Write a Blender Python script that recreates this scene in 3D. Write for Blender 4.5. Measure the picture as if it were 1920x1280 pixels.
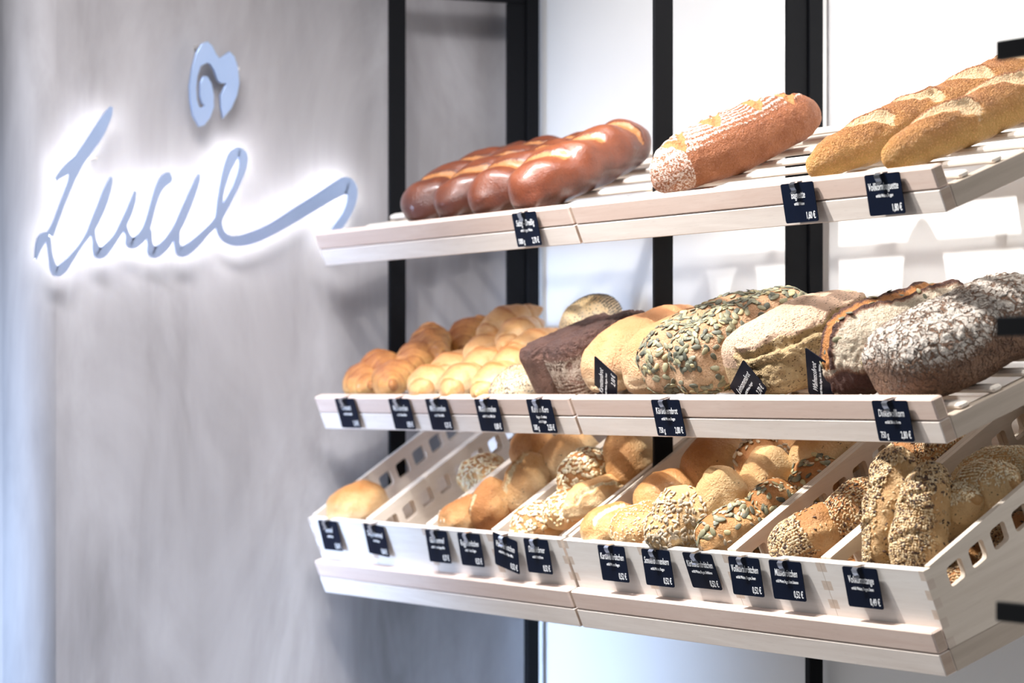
import bpy, math, random
import numpy as np
from mathutils import Matrix, Vector, Euler

for o in list(bpy.data.objects): bpy.data.objects.remove(o)
COL = bpy.context.scene.collection
S = bpy.context.scene
R = math.radians
Z0 = 1.45                     # height of the camera's horizon above the floor

# ------------------------------------------------------------------ camera
cam_d = bpy.data.cameras.new('camera'); cam = bpy.data.objects.new('camera', cam_d); COL.objects.link(cam)
cam.location = (4.4956, -2.3728, Z0)
cam.rotation_euler = (R(90), 0, R(63.166))
cam_d.lens = 114.55; cam_d.sensor_width = 36; cam_d.shift_y = 0.0497
cam_d.clip_start = 0.1; cam_d.clip_end = 100
cam_d.dof.use_dof = True; cam_d.dof.focus_distance = 4.68; cam_d.dof.aperture_fstop = 5.2
S.camera = cam
# ------------------------------------------------------------------ world, light, exposure
S.view_settings.view_transform = 'Standard'; S.view_settings.look = 'None'
S.view_settings.gamma = 1; S.view_settings.use_curve_mapping = False
S.view_settings.exposure = 0.08
w = bpy.data.worlds.new('daylight'); S.world = w; w.use_nodes = True
nt = w.node_tree; bg = nt.nodes['Background']
bg.inputs[0].default_value = (0.97, 0.975, 1.0, 1)
# the shop is brighter towards its windows (front left) than towards the neighbouring shelves
_t = nt.nodes.new('ShaderNodeTexCoord'); _d = nt.nodes.new('ShaderNodeVectorMath'); _d.operation = 'DOT_PRODUCT'; _d.inputs[1].default_value = (-.78, -.58, .22)
_r = nt.nodes.new('ShaderNodeMapRange'); _r.inputs['From Min'].default_value = -.25; _r.inputs['From Max'].default_value = .85; _r.inputs['To Min'].default_value = .12; _r.inputs['To Max'].default_value = .62
nt.links.new(_t.outputs['Generated'], _d.inputs[0]); nt.links.new(_d.outputs['Value'], _r.inputs['Value']); nt.links.new(_r.outputs[0], bg.inputs[1])

def lamp(name, kind, loc, to, energy, color, **kw):
    d = bpy.data.lights.new(name, kind); d.energy = energy; d.color = color
    for k, v in kw.items(): setattr(d, k, v)
    o = bpy.data.objects.new(name, d); COL.objects.link(o); o.location = loc
    o.rotation_euler = (Vector(to) - Vector(loc)).to_track_quat('-Z', 'Y').to_euler()
    return o
lamp('track_spotlight', 'SPOT', (-0.05, -1.40, Z0+2.10), (0.68, 0.15, Z0+0.02), 540, (1.0, .965, .91), spot_size=R(56), spot_blend=.9, shadow_soft_size=.035)
lamp('track_spotlight', 'SPOT', (0.75, -1.15, Z0+2.0), (0.45, 0.35, Z0+0.1), 120, (1.0, .965, .91), spot_size=R(80), spot_blend=.6, shadow_soft_size=.05)
lamp('wall_fill', 'AREA', (.35, -.95, Z0+1.75), (-1.085, -.2, Z0-1.1), 24, (.97, .96, 1.0), shape='RECTANGLE', size=1.3, size_y=.3, spread=R(80))  # unseen fill lamp, added to brighten the concrete wall
lamp('window_daylight', 'AREA', (-.72, -3.3, Z0-.75), (-1.10, -.42, Z0-.75), 13, (.50, .68, 1.0), shape='RECTANGLE', size=.35, size_y=1.7, spread=R(32))

# ------------------------------------------------------------------ helpers
def link(name, me, mat=None, parent=None):
    o = bpy.data.objects.new(name, me); COL.objects.link(o)
    if mat is not None and len(me.materials) == 0: me.materials.append(mat)
    if parent is not None: o.parent = parent
    return o
def tag(o, label=None, cat=None, group=None, kind=None):
    if label: o['label'] = label
    if cat: o['category'] = cat
    if group: o['group'] = group
    if kind: o['kind'] = kind
    return o
def empty(name, M=None):
    o = bpy.data.objects.new(name, None); COL.objects.link(o); o.empty_display_size = .03
    if M is not None: o.matrix_world = M
    return o
def mesh(name, V, F, mats=None, fm=None, smooth=False):
    me = bpy.data.meshes.new(name); me.from_pydata([tuple(map(float, v)) for v in V], [], [tuple(map(int, f)) for f in F])
    if mats:
        for m in mats: me.materials.append(m)
    if fm is not None: me.polygons.foreach_set('material_index', list(fm))
    if smooth: me.polygons.foreach_set('use_smooth', [True]*len(me.polygons))
    me.update(); return me
class MB:
    """collects boxes into one mesh, each box with one bevelled-looking chamfer"""
    def __init__(s): s.V = []; s.F = []; s.M = []
    def box(s, x0, x1, y0, y1, z0, z1, m=0, mx=None, my=None, b=0.0):
        """mx: material index of the x faces, my: of the y faces"""
        n = len(s.V)
        if b <= 0:
            s.V += [(x, y, z) for z in (z0, z1) for y in (y0, y1) for x in (x0, x1)]
            fs = [((0,2,3,1), m), ((4,5,7,6), m), ((0,1,5,4), my), ((2,6,7,3), my), ((0,4,6,2), mx), ((1,3,7,5), mx)]
            for f, k in fs: s.F.append([n+i for i in f]); s.M.append(m if k is None else k)
            return s
        # chamfered box : 24 vertices
        idx = {}
        P = ((x0, x1), (y0, y1), (z0, z1)); sg = (1, -1)
        for ax in range(3):
            for i in (0, 1):
                for j in (0, 1):
                    for k in (0, 1):
                        c = (i, j, k); v = [P[a][c[a]] + (0 if a == ax else sg[c[a]]*b) for a in range(3)]
                        idx[(ax, c)] = len(s.V); s.V.append(tuple(v))
        def q(l, k): s.F.append([idx[a] for a in l]); s.M.append(m if k is None else k)
        for ax, k in ((0, mx), (1, my), (2, m)):
            o = [a for a in range(3) if a != ax]
            for e in (0, 1):
                l = []
                for (p, r) in ((0,0),(1,0),(1,1),(0,1)):
                    c = [0,0,0]; c[ax] = e; c[o[0]] = p; c[o[1]] = r; l.append((ax, tuple(c)))
                flip = (e == 0) ^ (ax == 1)
                q(l[::-1] if flip else l, k)
        for ax in range(3):          # edges parallel to ax
            o = [a for a in range(3) if a != ax]
            for p in (0, 1):
                for r in (0, 1):
                    c0 = [0,0,0]; c0[o[0]] = p; c0[o[1]] = r; c1 = list(c0); c1[ax] = 1
                    l = [(o[0], tuple(c0)), (o[0], tuple(c1)), (o[1], tuple(c1)), (o[1], tuple(c0))]
                    q(l, m)
        for i in (0,1):
            for j in (0,1):
                for k in (0,1): q([(0,(i,j,k)),(1,(i,j,k)),(2,(i,j,k))], m)
        return s
    def build(s, name, mats, parent=None):
        if not isinstance(mats, (list, tuple)): mats = [mats]
        me = mesh(name, s.V, s.F, mats, s.M)
        import bmesh
        bm = bmesh.new(); bm.from_mesh(me); bmesh.ops.remove_doubles(bm, verts=bm.verts, dist=1e-6)
        bmesh.ops.recalc_face_normals(bm, faces=bm.faces); bm.to_mesh(me); bm.free()
        return link(name, me, None, parent)
def outline_mesh(name, loops, depth, bevel=0.0):
    """flat plate with holes in its own XY plane, thickness 2*depth, centred on z=0"""
    cu = bpy.data.curves.new(name, 'CURVE'); cu.dimensions = '2D'; cu.fill_mode = 'BOTH'; cu.extrude = depth; cu.bevel_depth = bevel; cu.bevel_resolution = 1
    for L in loops:
        sp = cu.splines.new('POLY'); sp.points.add(len(L)-1)
        for p, q in zip(sp.points, L): p.co = (q[0], q[1], 0, 1)
        sp.use_cyclic_u = True
    o = bpy.data.objects.new(name, cu); COL.objects.link(o)
    bpy.context.view_layer.update()
    me = bpy.data.meshes.new_from_object(o.evaluated_get(bpy.context.evaluated_depsgraph_get()))
    me.name = name; bpy.data.objects.remove(o); bpy.data.curves.remove(cu)
    return me
def text_mesh(name, s, size, sx=1.0, bold=0.0, shear=0.0, align='LEFT', space=1.0):
    cu = bpy.data.curves.new(name, 'FONT'); cu.body = s; cu.size = size; cu.offset = bold; cu.shear = shear
    cu.align_x = align; cu.space_character = space; cu.resolution_u = 3; cu.extrude = .0001
    o = bpy.data.objects.new(name, cu); COL.objects.link(o); bpy.context.view_layer.update()
    me = bpy.data.meshes.new_from_object(o.evaluated_get(bpy.context.evaluated_depsgraph_get()))
    bpy.data.objects.remove(o); bpy.data.curves.remove(cu)
    me.transform(Matrix.Diagonal((sx, 1, 1, 1)))
    return me
def merge(name, items, mats=None):
    """items: (mesh, matrix); one mesh out"""
    V = []; F = []
    for me, M in items:
        n = len(V); V += [M @ v.co for v in me.vertices]; F += [[n+i for i in p.vertices] for p in me.polygons]
    return mesh(name, V, F, mats)

# ------------------------------------------------------------------ materials
def newmat(name, rough=.5, metal=0.0, spec=.5):
    m = bpy.data.materials.new(name); m.use_nodes = True
    b = m.node_tree.nodes['Principled BSDF']; b.inputs['Roughness'].default_value = rough; b.inputs['Metallic'].default_value = metal
    b.inputs['Specular IOR Level'].default_value = spec
    return m, m.node_tree, b
def N(nt, t, **kw):
    n = nt.nodes.new(t)
    for k, v in kw.items():
        if k in ('ins',):
            for a, b in v.items(): n.inputs[a].default_value = b
        else: setattr(n, k, v)
    return n
def ramp(nt, fac, stops, interp='LINEAR'):
    r = nt.nodes.new('ShaderNodeValToRGB'); r.color_ramp.interpolation = interp
    e = r.color_ramp.elements
    while len(e) > 1: e.remove(e[-1])
    e[0].position = stops[0][0]; e[0].color = tuple(stops[0][1]) + (1,)
    for p, c in stops[1:]:
        k = e.new(p); k.color = tuple(c) + (1,)
    nt.links.new(fac, r.inputs[0]); return r.outputs[0]
def mixc(nt, fac, a, b, mode='MIX'):
    n = nt.nodes.new('ShaderNodeMix'); n.data_type = 'RGBA'; n.blend_type = mode
    for s, v in ((n.inputs[0], fac), (n.inputs[6], a), (n.inputs[7], b)):
        if hasattr(v, 'is_linked') or hasattr(v, 'links'): nt.links.new(v, s)
        else: s.default_value = v if not isinstance(v, tuple) else (tuple(v)+(1,))[:4]
    return n.outputs[2]
def mth(nt, op, a, b=None, clamp=False):
    n = nt.nodes.new('ShaderNodeMath'); n.operation = op; n.use_clamp = clamp
    for s, v in ((n.inputs[0], a), (n.inputs[1], b)):
        if v is None: continue
        if hasattr(v, 'links'): nt.links.new(v, s)
        else: s.default_value = v
    return n.outputs[0]
def coords(nt, scale=(1,1,1), kind='Object', rot=(0,0,0)):
    t = N(nt, 'ShaderNodeTexCoord'); m = N(nt, 'ShaderNodeMapping')
    m.inputs['Scale'].default_value = scale; m.inputs['Rotation'].default_value = rot
    nt.links.new(t.outputs[kind], m.inputs[0]); return m.outputs[0]
def noise(nt, vec, scale, detail=4, rough=.55, dist=0):
    n = N(nt, 'ShaderNodeTexNoise'); n.inputs['Scale'].default_value = scale; n.inputs['Detail'].default_value = detail
    n.inputs['Roughness'].default_value = rough; n.inputs['Distortion'].default_value = dist
    nt.links.new(vec, n.inputs['Vector']); return n.outputs[0]
def bump(nt, b, h, strength=.3, dist=.01):
    n = N(nt, 'ShaderNodeBump'); n.inputs['Strength'].default_value = strength; n.inputs['Distance'].default_value = dist
    nt.links.new(h, n.inputs['Height']); nt.links.new(n.outputs[0], b.inputs['Normal'])

def wood(name, c0, c1, grain, fleck=.5, rough=.5):
    """beech: long soft streaks and short flecks; grain = 0 along x, 1 along y"""
    m, nt, b = newmat(name, rough, 0, .35)
    sc = (1.2, 26, 26) if grain == 0 else (26, 1.2, 26)
    v = coords(nt, sc); f = noise(nt, v, 3, 5, .6, .6)
    col = ramp(nt, f, [(.3, c0), (.7, c1)])
    sc2 = (22, 260, 260) if grain == 0 else (260, 22, 260)
    f2 = noise(nt, coords(nt, sc2), 1.5, 2, .5)
    k = ramp(nt, f2, [(.60, (0,0,0)), (.72, (1,1,1))])
    k = mth(nt, 'MULTIPLY', k, fleck*.45)
    col = mixc(nt, k, col, tuple(x*.72 for x in c0))
    nt.links.new(col, b.inputs['Base Color'])
    bump(nt, b, f2, .08, .001)
    return m
W = {}
W['front_low'] = wood('beech_pale', (.74,.655,.60), (.86,.79,.74), 0)
W['front_up'] = wood('beech_rosy', (.67,.51,.44), (.76,.62,.55), 0)
W['side'] = wood('beech_side_shaded', (.46,.385,.315), (.56,.475,.40), 1)  # same beech, darkened: shade on the side boards is put into the colour
W['end'] = wood('beech_end_grain', (.44,.33,.26), (.54,.42,.34), 1, .8)
W['slat'] = wood('beech_slat', (.82,.74,.66), (.90,.84,.77), 0, .2)
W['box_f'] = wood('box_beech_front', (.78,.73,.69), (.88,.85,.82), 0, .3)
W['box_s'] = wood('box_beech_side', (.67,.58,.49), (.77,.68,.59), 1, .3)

m, nt, b = newmat('black_steel', .5, 0, .12)
b.inputs['Base Color'].default_value = (.004,.0045,.006,1)
bump(nt, b, noise(nt, coords(nt), 400, 2), .05, .001); STEEL = m
m, nt, b = newmat('spring_steel', .22, 1.0)
b.inputs['Base Color'].default_value = (.62,.66,.74,1); CLIP = m
m, nt, b = newmat('navy_card', .5, 0, .10)
b.inputs['Base Color'].default_value = (.0045,.011,.030,1)
nt.links.new(ramp(nt, noise(nt, coords(nt), 60, 3), [(.3,(.0014,.004,.014)),(.7,(.0018,.005,.017))]), b.inputs['Base Color']); CARD = m
m, nt, b = newmat('white_print', .6, 0, .3); b.inputs['Base Color'].default_value = (.86,.88,.92,1); INK = m

# concrete wall: vertical trowel streaks in warm and lilac grey
m, nt, b = newmat('trowelled_concrete', .62, 0, .35)
v = coords(nt, (1, 1, .35)); f1 = noise(nt, v, 5, 5, .6, .8)
f2 = noise(nt, coords(nt, (1, 1, .16)), 16, 4, .6, .5); f3 = noise(nt, coords(nt, (1, 1, .5)), 1.6, 3, .5)
c = ramp(nt, f1, [(.30,(.19,.18,.185)), (.5,(.31,.298,.305)), (.70,(.46,.45,.465))])
c = mixc(nt, mth(nt,'MULTIPLY',ramp(nt, f2, [(.35,(0,0,0)),(.62,(1,1,1))]), .45), c, (.40,.39,.405))
c = mixc(nt, mth(nt,'MULTIPLY',ramp(nt, f3, [(.4,(0,0,0)),(.62,(1,1,1))]), .45), c, (.30,.285,.285))
nt.links.new(c, b.inputs['Base Color']); bump(nt, b, f1, .12, .01); CONC = m
m, nt, b = newmat('white_plaster', .6, 0, .3)
c = ramp(nt, noise(nt, coords(nt), 3, 3), [(.3,(.80,.81,.82)),(.7,(.84,.845,.85))])
nt.links.new(c, b.inputs['Base Color']); bump(nt, b, noise(nt, coords(nt), 140, 3), .04, .002); PLAST = m
m, nt, b = newmat('grey_floor', .45)
nt.links.new(ramp(nt, noise(nt, coords(nt), 2, 5), [(.3,(.36,.355,.35)),(.7,(.44,.435,.43))]), b.inputs['Base Color']); FLOOR = m
m, nt, b = newmat('warm_return_wall', .7)
nt.links.new(ramp(nt, noise(nt, coords(nt,(1,1,.4)), 5, 4), [(.3,(.17,.16,.15)),(.7,(.21,.20,.19))]), b.inputs['Base Color']); RETW = m

# ------------------------------------------------------------------ the room
XW, YW = -1.085, 0.478
def slab(name, x0, x1, y0, y1, z0, z1, mat):
    return tag(MB().box(x0, x1, y0, y1, z0, z1).build(name, mat), kind='structure')
slab('floor', -3.2, 6.5, -6.5, YW, -.06, 0, FLOOR)
slab('wall_back', XW, 4.2, YW, YW+.12, 0, 3.6, PLAST)
def rounded_wall(name, x0, x1, y0, y1, z0, z1, r, mat, n=10):
    P = [(x0, y1), (x0, y0)] + [(x1-r+r*math.sin(R(90)*k/n), y0+r-r*math.cos(R(90)*k/n)) for k in range(n+1)] + [(x1, y1)]
    m_ = len(P); V = [(x, y, z) for z in (z0, z1) for x, y in P]
    F = [(i, (i+1) % m_, m_+(i+1) % m_, m_+i) for i in range(m_)] + [tuple(range(m_))[::-1], tuple(range(m_, 2*m_))]
    me = mesh(name, V, F, [mat]); me.polygons.foreach_set('use_smooth', [2 <= i < m_-2 for i in range(m_)]+[False]*2)
    return tag(link(name, me), kind='structure')
rounded_wall('wall_left', XW-.16, XW, -.5405, YW+.12, 0, 3.6, .075, CONC)
slab('wall_far_left', XW-1.3, XW-1.18, -3.2, .6, 0, 3.6, RETW)
# ------------------------------------------------------------------ black steel racks carrying the trays
def rack(X, label):
    r = tag(empty('steel_rack', Matrix.Translation((X, .40, 0))), label, 'shelf rack', 'black steel racks')
    def part(n, *b, **k):
        x0,x1,y0,y1,z0,z1 = b
        return MB().box(x0,x1,y0-.40,y1-.40,z0,z1, b=.0012).build(n, STEEL, r)
    part('front_upright', -.004, .004, .152, .186, Z0-.36, Z0+.735)
    part('back_upright', -.004, .004, .397, .436, Z0-.36, Z0+.735)
    part('wall_upright', -.006, .010, .4365, .462, 0, 3.0)
    part('top_bar', -.004, .004, .152, .436, Z0+.7355, Z0+.775)
    part('bottom_bar', -.004, .004, .1865, .3965, Z0-.36, Z0-.325)
    return r
rack(-1.0025, 'black steel shelf rack at the left end of the trays, beside the concrete wall')
rack(0.0, 'black steel shelf rack between the left and right trays, before the white wall')
r = tag(empty('steel_rack', Matrix.Translation((1.95, -.3325, 0))), 'black steel rack of which only three bar ends reach in at the right edge', 'shelf rack', 'black steel racks')
MB().box(-.02, .02, .0102, .05, 0, 2.6, b=.0012).build('upright', STEEL, r)
for z in (.3665, .0705, -.2345):
    MB().box(-.339, .05, 0, .010, Z0+z-.0105, Z0+z+.0105, b=.001).build('crossbar', STEEL, r)

# ------------------------------------------------------------------ trays
TZ = (0.2898, -0.0089, -0.3092); TA = 0.386
TM = [Matrix.Translation((0, 0, Z0+z)) @ Matrix.Rotation(TA, 4, 'X') for z in TZ]
def tray(i, x0, x1, label):
    t = tag(empty('bread_tray', TM[i] @ Matrix.Translation(((x0+x1)/2, 0, 0))), label, 'tray', 'sloping beech trays')
    a, b = x0-(x0+x1)/2, x1-(x0+x1)/2
    MB().box(a, b, 0, .018, -.0308, 0, mx=1, b=.0025).build('front_lip', [W['front_up'], W['end']], t)
    MB().box(a, b, 0, .018, -.0623, -.0314, mx=1, b=.0012).build('front_board', [W['front_low'], W['end']], t)
    for p, q in ((a, a+.02), (b-.02, b)):
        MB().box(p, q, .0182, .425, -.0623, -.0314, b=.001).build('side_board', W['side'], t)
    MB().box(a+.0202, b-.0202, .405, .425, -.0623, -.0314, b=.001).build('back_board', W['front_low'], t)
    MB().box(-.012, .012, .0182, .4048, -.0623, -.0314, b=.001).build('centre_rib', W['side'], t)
    for k in range(7):
        s = .048+.056*k
        MB().box(*((a+.004, b-.004) if i < 2 else (a+.0205, b-.0205)), s-.008, s+.008, *((-.0312, -.0222) if i < 2 else (-.0410, -.0320)), b=.003).build('slat', W['slat'], t)
    return t
names = ('top', 'middle', 'bottom'); hold = (('four dark glossy loaves', 'the floured loaf and baguettes'), ('croissants, horns and tin loaves', 'seven large loaves'), ('four slotted boxes', 'the four nearest slotted boxes'))
for i in range(3):
    tray(i, -1.0, -.005, 'pale beech tray on the %s level, left half, holding %s' % (names[i], hold[i][0]))
    tray(i, .005, 1.0, 'pale beech tray on the %s level, right half, holding %s' % (names[i], hold[i][1]))

# ------------------------------------------------------------------ slotted boxes on the bottom trays
def rrect(cx, cy, w, h, r, shear=0, n=4):
    P = []
    for sx, sy, a0 in ((1,1,0), (-1,1,90), (-1,-1,180), (1,-1,270)):
        for k in range(n+1):
            t = R(a0+90*k/n); P.append((cx+sx*(w/2-r)+r*math.cos(t), cy+sy*(h/2-r)+r*math.sin(t)))
    return [(x, y+shear*(x-cx)) for x, y in P]
BT = .0115; N0, N1, SL = -.0310, .078, .222
def ntop(s): return N1 + SL*(s-.0185)
side_loops = [[(.0185+BT, N0), (.415, N0), (.415, ntop(.415)), (.0185+BT, ntop(.0185+BT))]]
for k in range(9):
    s = .0655+.040*k
    side_loops.append(rrect(s, .0565+.215*(s-.0655), .027, .0275, .0055, .215))
side_me = outline_mesh('side_panel', side_loops, BT/2)
side_me.transform(Matrix(((0,0,1,0),(1,0,0,0),(0,1,0,0),(0,0,0,1))))   # (s, n, thickness) -> (thickness, s, n)
NF = 8
def fing(k): d = (N1-N0)/NF; return N0+k*d, N0+(k+1)*d
def side_panel(xc, parent):
    V = [v.co + Vector((xc, 0, 0)) for v in side_me.vertices]; F = [tuple(p.vertices) for p in side_me.polygons]; fm = [0]*len(F)
    b = MB()
    for k in range(1, NF, 2):
        n0, n1 = fing(k); b.box(xc-BT/2, xc+BT/2, .0185, .0185+BT, n0, n1, my=1)
    n = len(V); V += b.V; F += [tuple(n+i for i in f) for f in b.F]; fm += b.M
    return link('side_panel', mesh('side_panel', V, F, [W['box_s'], W['end2']], fm), None, parent)
W['end2'] = wood('box_end_grain', (.60,.49,.41), (.70,.60,.52), 1, .6)
def bread_box(x0, x1, label):
    c = (x0+x1)/2; h = (x1-x0)/2
    t = tag(empty('bread_box', TM[2] @ Matrix.Translation((c, 0, 0))), label, 'box', 'slotted wooden roll boxes')
    b = MB(); b.box(-h+BT, h-BT, .0185, .0185+BT, N0, N1)
    for k in range(0, NF, 2):
        n0, n1 = fing(k)
        b.box(-h, -h+BT, .0185, .0185+BT, n0, n1, mx=1); b.box(h-BT, h, .0185, .0185+BT, n0, n1, mx=1)
    b.build('front_panel', [W['box_f'], W['end2']], t)
    side_panel(-h+BT/2, t); side_panel(h-BT/2, t)
    MB().box(-h+BT, h-BT, .4035, .415, N0, ntop(.41)).build('back_panel', W['box_f'], t)
    MB().box(-h+BT, h-BT, .0185+BT, .4035, N0, N0+.006).build('bottom_panel', W['box_s'], t)
    return t
ords = ['leftmost slotted beech box, nearest the concrete wall, with one round roll at its front', 'slotted beech box second from the left, almost empty', 'slotted beech box third from the left, holding a split roll',
 'slotted beech box with oat rolls, just left of the middle rack', 'slotted beech box with plain potato rolls, just right of the middle rack', 'slotted beech box with sunflower and pumpkin seed rolls',
 'slotted beech box between the pumpkin seed rolls and the seeded sticks', 'rightmost slotted beech box, its finger joints showing, with seeded sticks']
BX = []
for k in range(4): BX.append((-.9995+k*.2488, -.9995+(k+1)*.2488-.0008))
for k in range(4): BX.append((.0045+k*.2488, .0045+(k+1)*.2488-.0008))
for (p, q), l in zip(BX, ords): bread_box(p, q, l)

# ------------------------------------------------------------------ price tags
card_me = outline_mesh('card', [rrect(0, -.0275, .084, .055, .0035)], .0005)
card_me.materials.append(CARD)
def clip_mesh():
    P = [(-.020, .0016), (-.004, .0016), (.0055, .0012), (.0085, -.0015), (.0078, -.006), (.0058, -.0105), (.0068, -.0128), (.0092, -.0142)]  # (out, up)
    V = []; F = []
    for o, u in P:
        for x in (-.0065, .0065): V.append((x, u, o))
    for o, u in P:
        for x in (-.0065, .0065): V.append((x, u+.0005, o+.0005))
    n = len(P)
    for i in range(n-1):
        a = 2*i; F += [(a, a+1, a+3, a+2), (a+2*n, a+2*n+2, a+2*n+3, a+2*n+1), (a, a+2, a+2*n+2, a+2*n), (a+1, a+2*n+1, a+2*n+3, a+3)]
    return mesh('clip', V, F, [CLIP])
clip_me = clip_mesh()
def fit(s, maxw, size, **k):
    me = text_mesh('t', s, size, sx=.68, **k); xs = [v.co.x for v in me.vertices]; wd = max(xs)-min(xs)
    if wd > maxw: me.transform(Matrix.Diagonal((maxw/wd, 1, 1, 1)))
    return me
def price_tag(M, lines, label, group, clip=True, lowfirst=False):
    t = tag(empty('price_tag', M), label, 'price tag', group)
    link('card', card_me, None, t)
    if clip: link('clip', clip_me, None, t)
    zz = .0008
    def put(nm, me, x, y, al):
        xs = [v.co.x for v in me.vertices]
        dx = {'L': x-min(xs), 'C': x-(min(xs)+max(xs))/2, 'R': x-max(xs)}[al]
        me.transform(Matrix.Translation((dx, y, zz))); me.name = nm; me.materials.clear(); me.materials.append(INK); link(nm, me, None, t)
    yt = -.0215
    put('title_lettering', fit(lines[0], .073, .0142, bold=.00004, shear=.15, space=1.05), 0, yt, 'C')
    y = -.031
    for s in lines[1:-1]:
        put('ingredient_lettering', fit(s, .058, .0062, bold=.00003), 0, y, 'C'); y -= .0075
    pr = lines[-1]
    if isinstance(pr, tuple):
        put('weight_lettering', fit(pr[0], .03, .0125, bold=.00008), -.034, -.0505, 'L'); pr = pr[1]
    put('price_lettering', fit(pr, .03, .0135, bold=.0001), .037, -.0505, 'R')
    return t
def tag_matrix(i, x, s, n, tau=10, roll=0, sx=1):
    B = Matrix(((1,0,0,0),(0,math.sin(R(tau)),-math.cos(R(tau)),0),(0,math.cos(R(tau)),math.sin(R(tau)),0),(0,0,0,1)))
    return TM[i] @ Matrix.Translation((x, s, n)) @ B @ Matrix.Rotation(R(roll), 4, 'Z')
DESC = 'navy price tag reading %s on the %s'
TAGS = [ # tray, x of the card centre, roll, tilt, lines, where
 (0, -0.1480, 0, 10, ('Salzig - Dreißig', 'enthält Roggen, Weizen', ('1000 g', '2,70 €')), 'left part of the top tray'),
 (0, 0.6773, 0, 12, ('Baguette', 'enthält Weizen', '1,60 €'), 'top tray in front of the baguette'),
 (0, 0.8891, 0, 12, ('Vollkornbaguette', 'enthält Weizen, Roggen', '1,80 €'), 'top tray near its right corner'),
 (1, -0.8559, 0, 6, ('Croissant', 'enthält Weizen, Milch', '1,10 €'), 'left end of the middle tray'),
 (1, -0.6249, 0, 7, ('Nusshörnchen', 'enthält Weizen, Nüsse', '0,95 €'), 'middle tray, second from its left end'),
 (1, -0.4747, 0, 7, ('Milchhörnchen', 'enthält Weizen, Milch', '0,75 €'), 'middle tray below the milk horns'),
 (1, -0.2852, 0, 8, ('Mohnhörnchen', 'enthält Weizen, Milch, Eier', '0,80 €'), 'middle tray left of the poppy seed roll'),
 (1, -0.0975, 0, 8, ('Korn an Korn', 'Roggenvollkornbrot', 'enthält Roggen', ('500 g', '2,55 €')), 'middle tray below the dark tin loaves'),
 (1, 0.3104, 0, 9, ('Kürbiskernbrot', 'enthält Weizen, Roggen', ('750 g', '2,80 €')), 'middle tray below the pumpkin seed breads'),
 (1, 0.9066, 0, 9, ('Dinkelvollkorn', 'enthält Dinkel, Kerne', ('750 g', '2,80 €')), 'middle tray near its right corner'),
 (2, -0.9044, 0, 8, ('Semmel', 'enthält Weizen', '0,30 €'), 'leftmost slotted box'),
 (2, -0.7024, -3, 8, ('Doppelsemmel', 'enthält Weizen', '0,60 €'), 'second slotted box'),
 (2, -0.4487, 0, 12, ('Gabelsemmel', 'enthält Weizen, Roggen, Milch', '0,37 €'), 'left half of the third slotted box'),
 (2, -0.3244, 0, 12, ('Roggenbrötchen', 'enthält Weizen, Roggen', '0,52 €'), 'right half of the third slotted box'),
 (2, -0.1905, -9, 12, ('Haferkrüstchen', 'enthält Weizen, Hafer, Milch', '0,52 €'), 'fourth slotted box, hanging crooked'),
 (2, -0.0829, 0, 12, ('Dinkelkörner', 'enthält Dinkel, Kerne', '0,52 €'), 'fourth slotted box at its right end'),
 (2, 0.1656, 0, 12, ('Kartoffelbrötchen', 'enthält Weizen, Roggen', '0,52 €'), 'fifth slotted box'),
 (2, 0.3026, 0, 12, ('Sonnenblumenkern', 'enthält Weizen, Roggen', '0,52 €'), 'left half of the sixth slotted box'),
 (2, 0.4244, 0, 2, ('Kürbiskernbrötchen', 'enthält Weizen, Roggen, Kürbiskerne', '0,52 €'), 'right half of the sixth slotted box'),
 (2, 0.5554, 0, 12, ('Vollkornbrötchen', 'enthält Weizen, Roggen, Sesam', '0,52 €'), 'left half of the seventh slotted box'),
 (2, 0.6655, 0, 12, ('Müslibrötchen', 'enthält Weizen, Roggen, Sesam, Leinsamen', '0,52 €'), 'right half of the seventh slotted box'),
 (2, 0.8536, 0, 10, ('Vollkornstange', 'enthält Weizen, Roggen, Sesam', '0,49 €'), 'rightmost slotted box'),
]
for i, x, roll, tau, lines, where in TAGS:
    s, n = (-.0035, -.0005) if i < 2 else (.015, .0775)
    price_tag(tag_matrix(i, x, s, n, tau, roll), lines, (DESC % (lines[0], where)), 'navy price tags clipped to the wood')
for x, s, n, roll, tau, lines, lab in [
    (0.0792, 0.0300, 0.0113, 49, -6, ('Karottenbrot', 'enthält Weizen, Roggen, Sesam', '2,10 €'), 'navy price tag reading Karottenbrot, propped on its corner against the carrot bread'),
    (0.5003, 0.0300, 0.0047, 31, -6, ('Leinsamenbrot', 'enthält Weizen, Roggen', '2,70 €'), 'navy price tag reading Leinsamenbrot, propped on its corner against the linseed bread'),
    (0.6989, 0.0300, 0.0163, 58, -6, ('Walnussbrot', 'enthält Weizen, Roggen, Sesam, Walnüsse', '2,80 €'), 'navy price tag reading Walnussbrot, propped upright beside the walnut bread')]:
    price_tag(tag_matrix(1, x, s, n, tau, roll) @ Matrix.Translation((0, .0275, 0)), lines, lab, 'navy price tags propped against loaves', clip=False)

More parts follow.
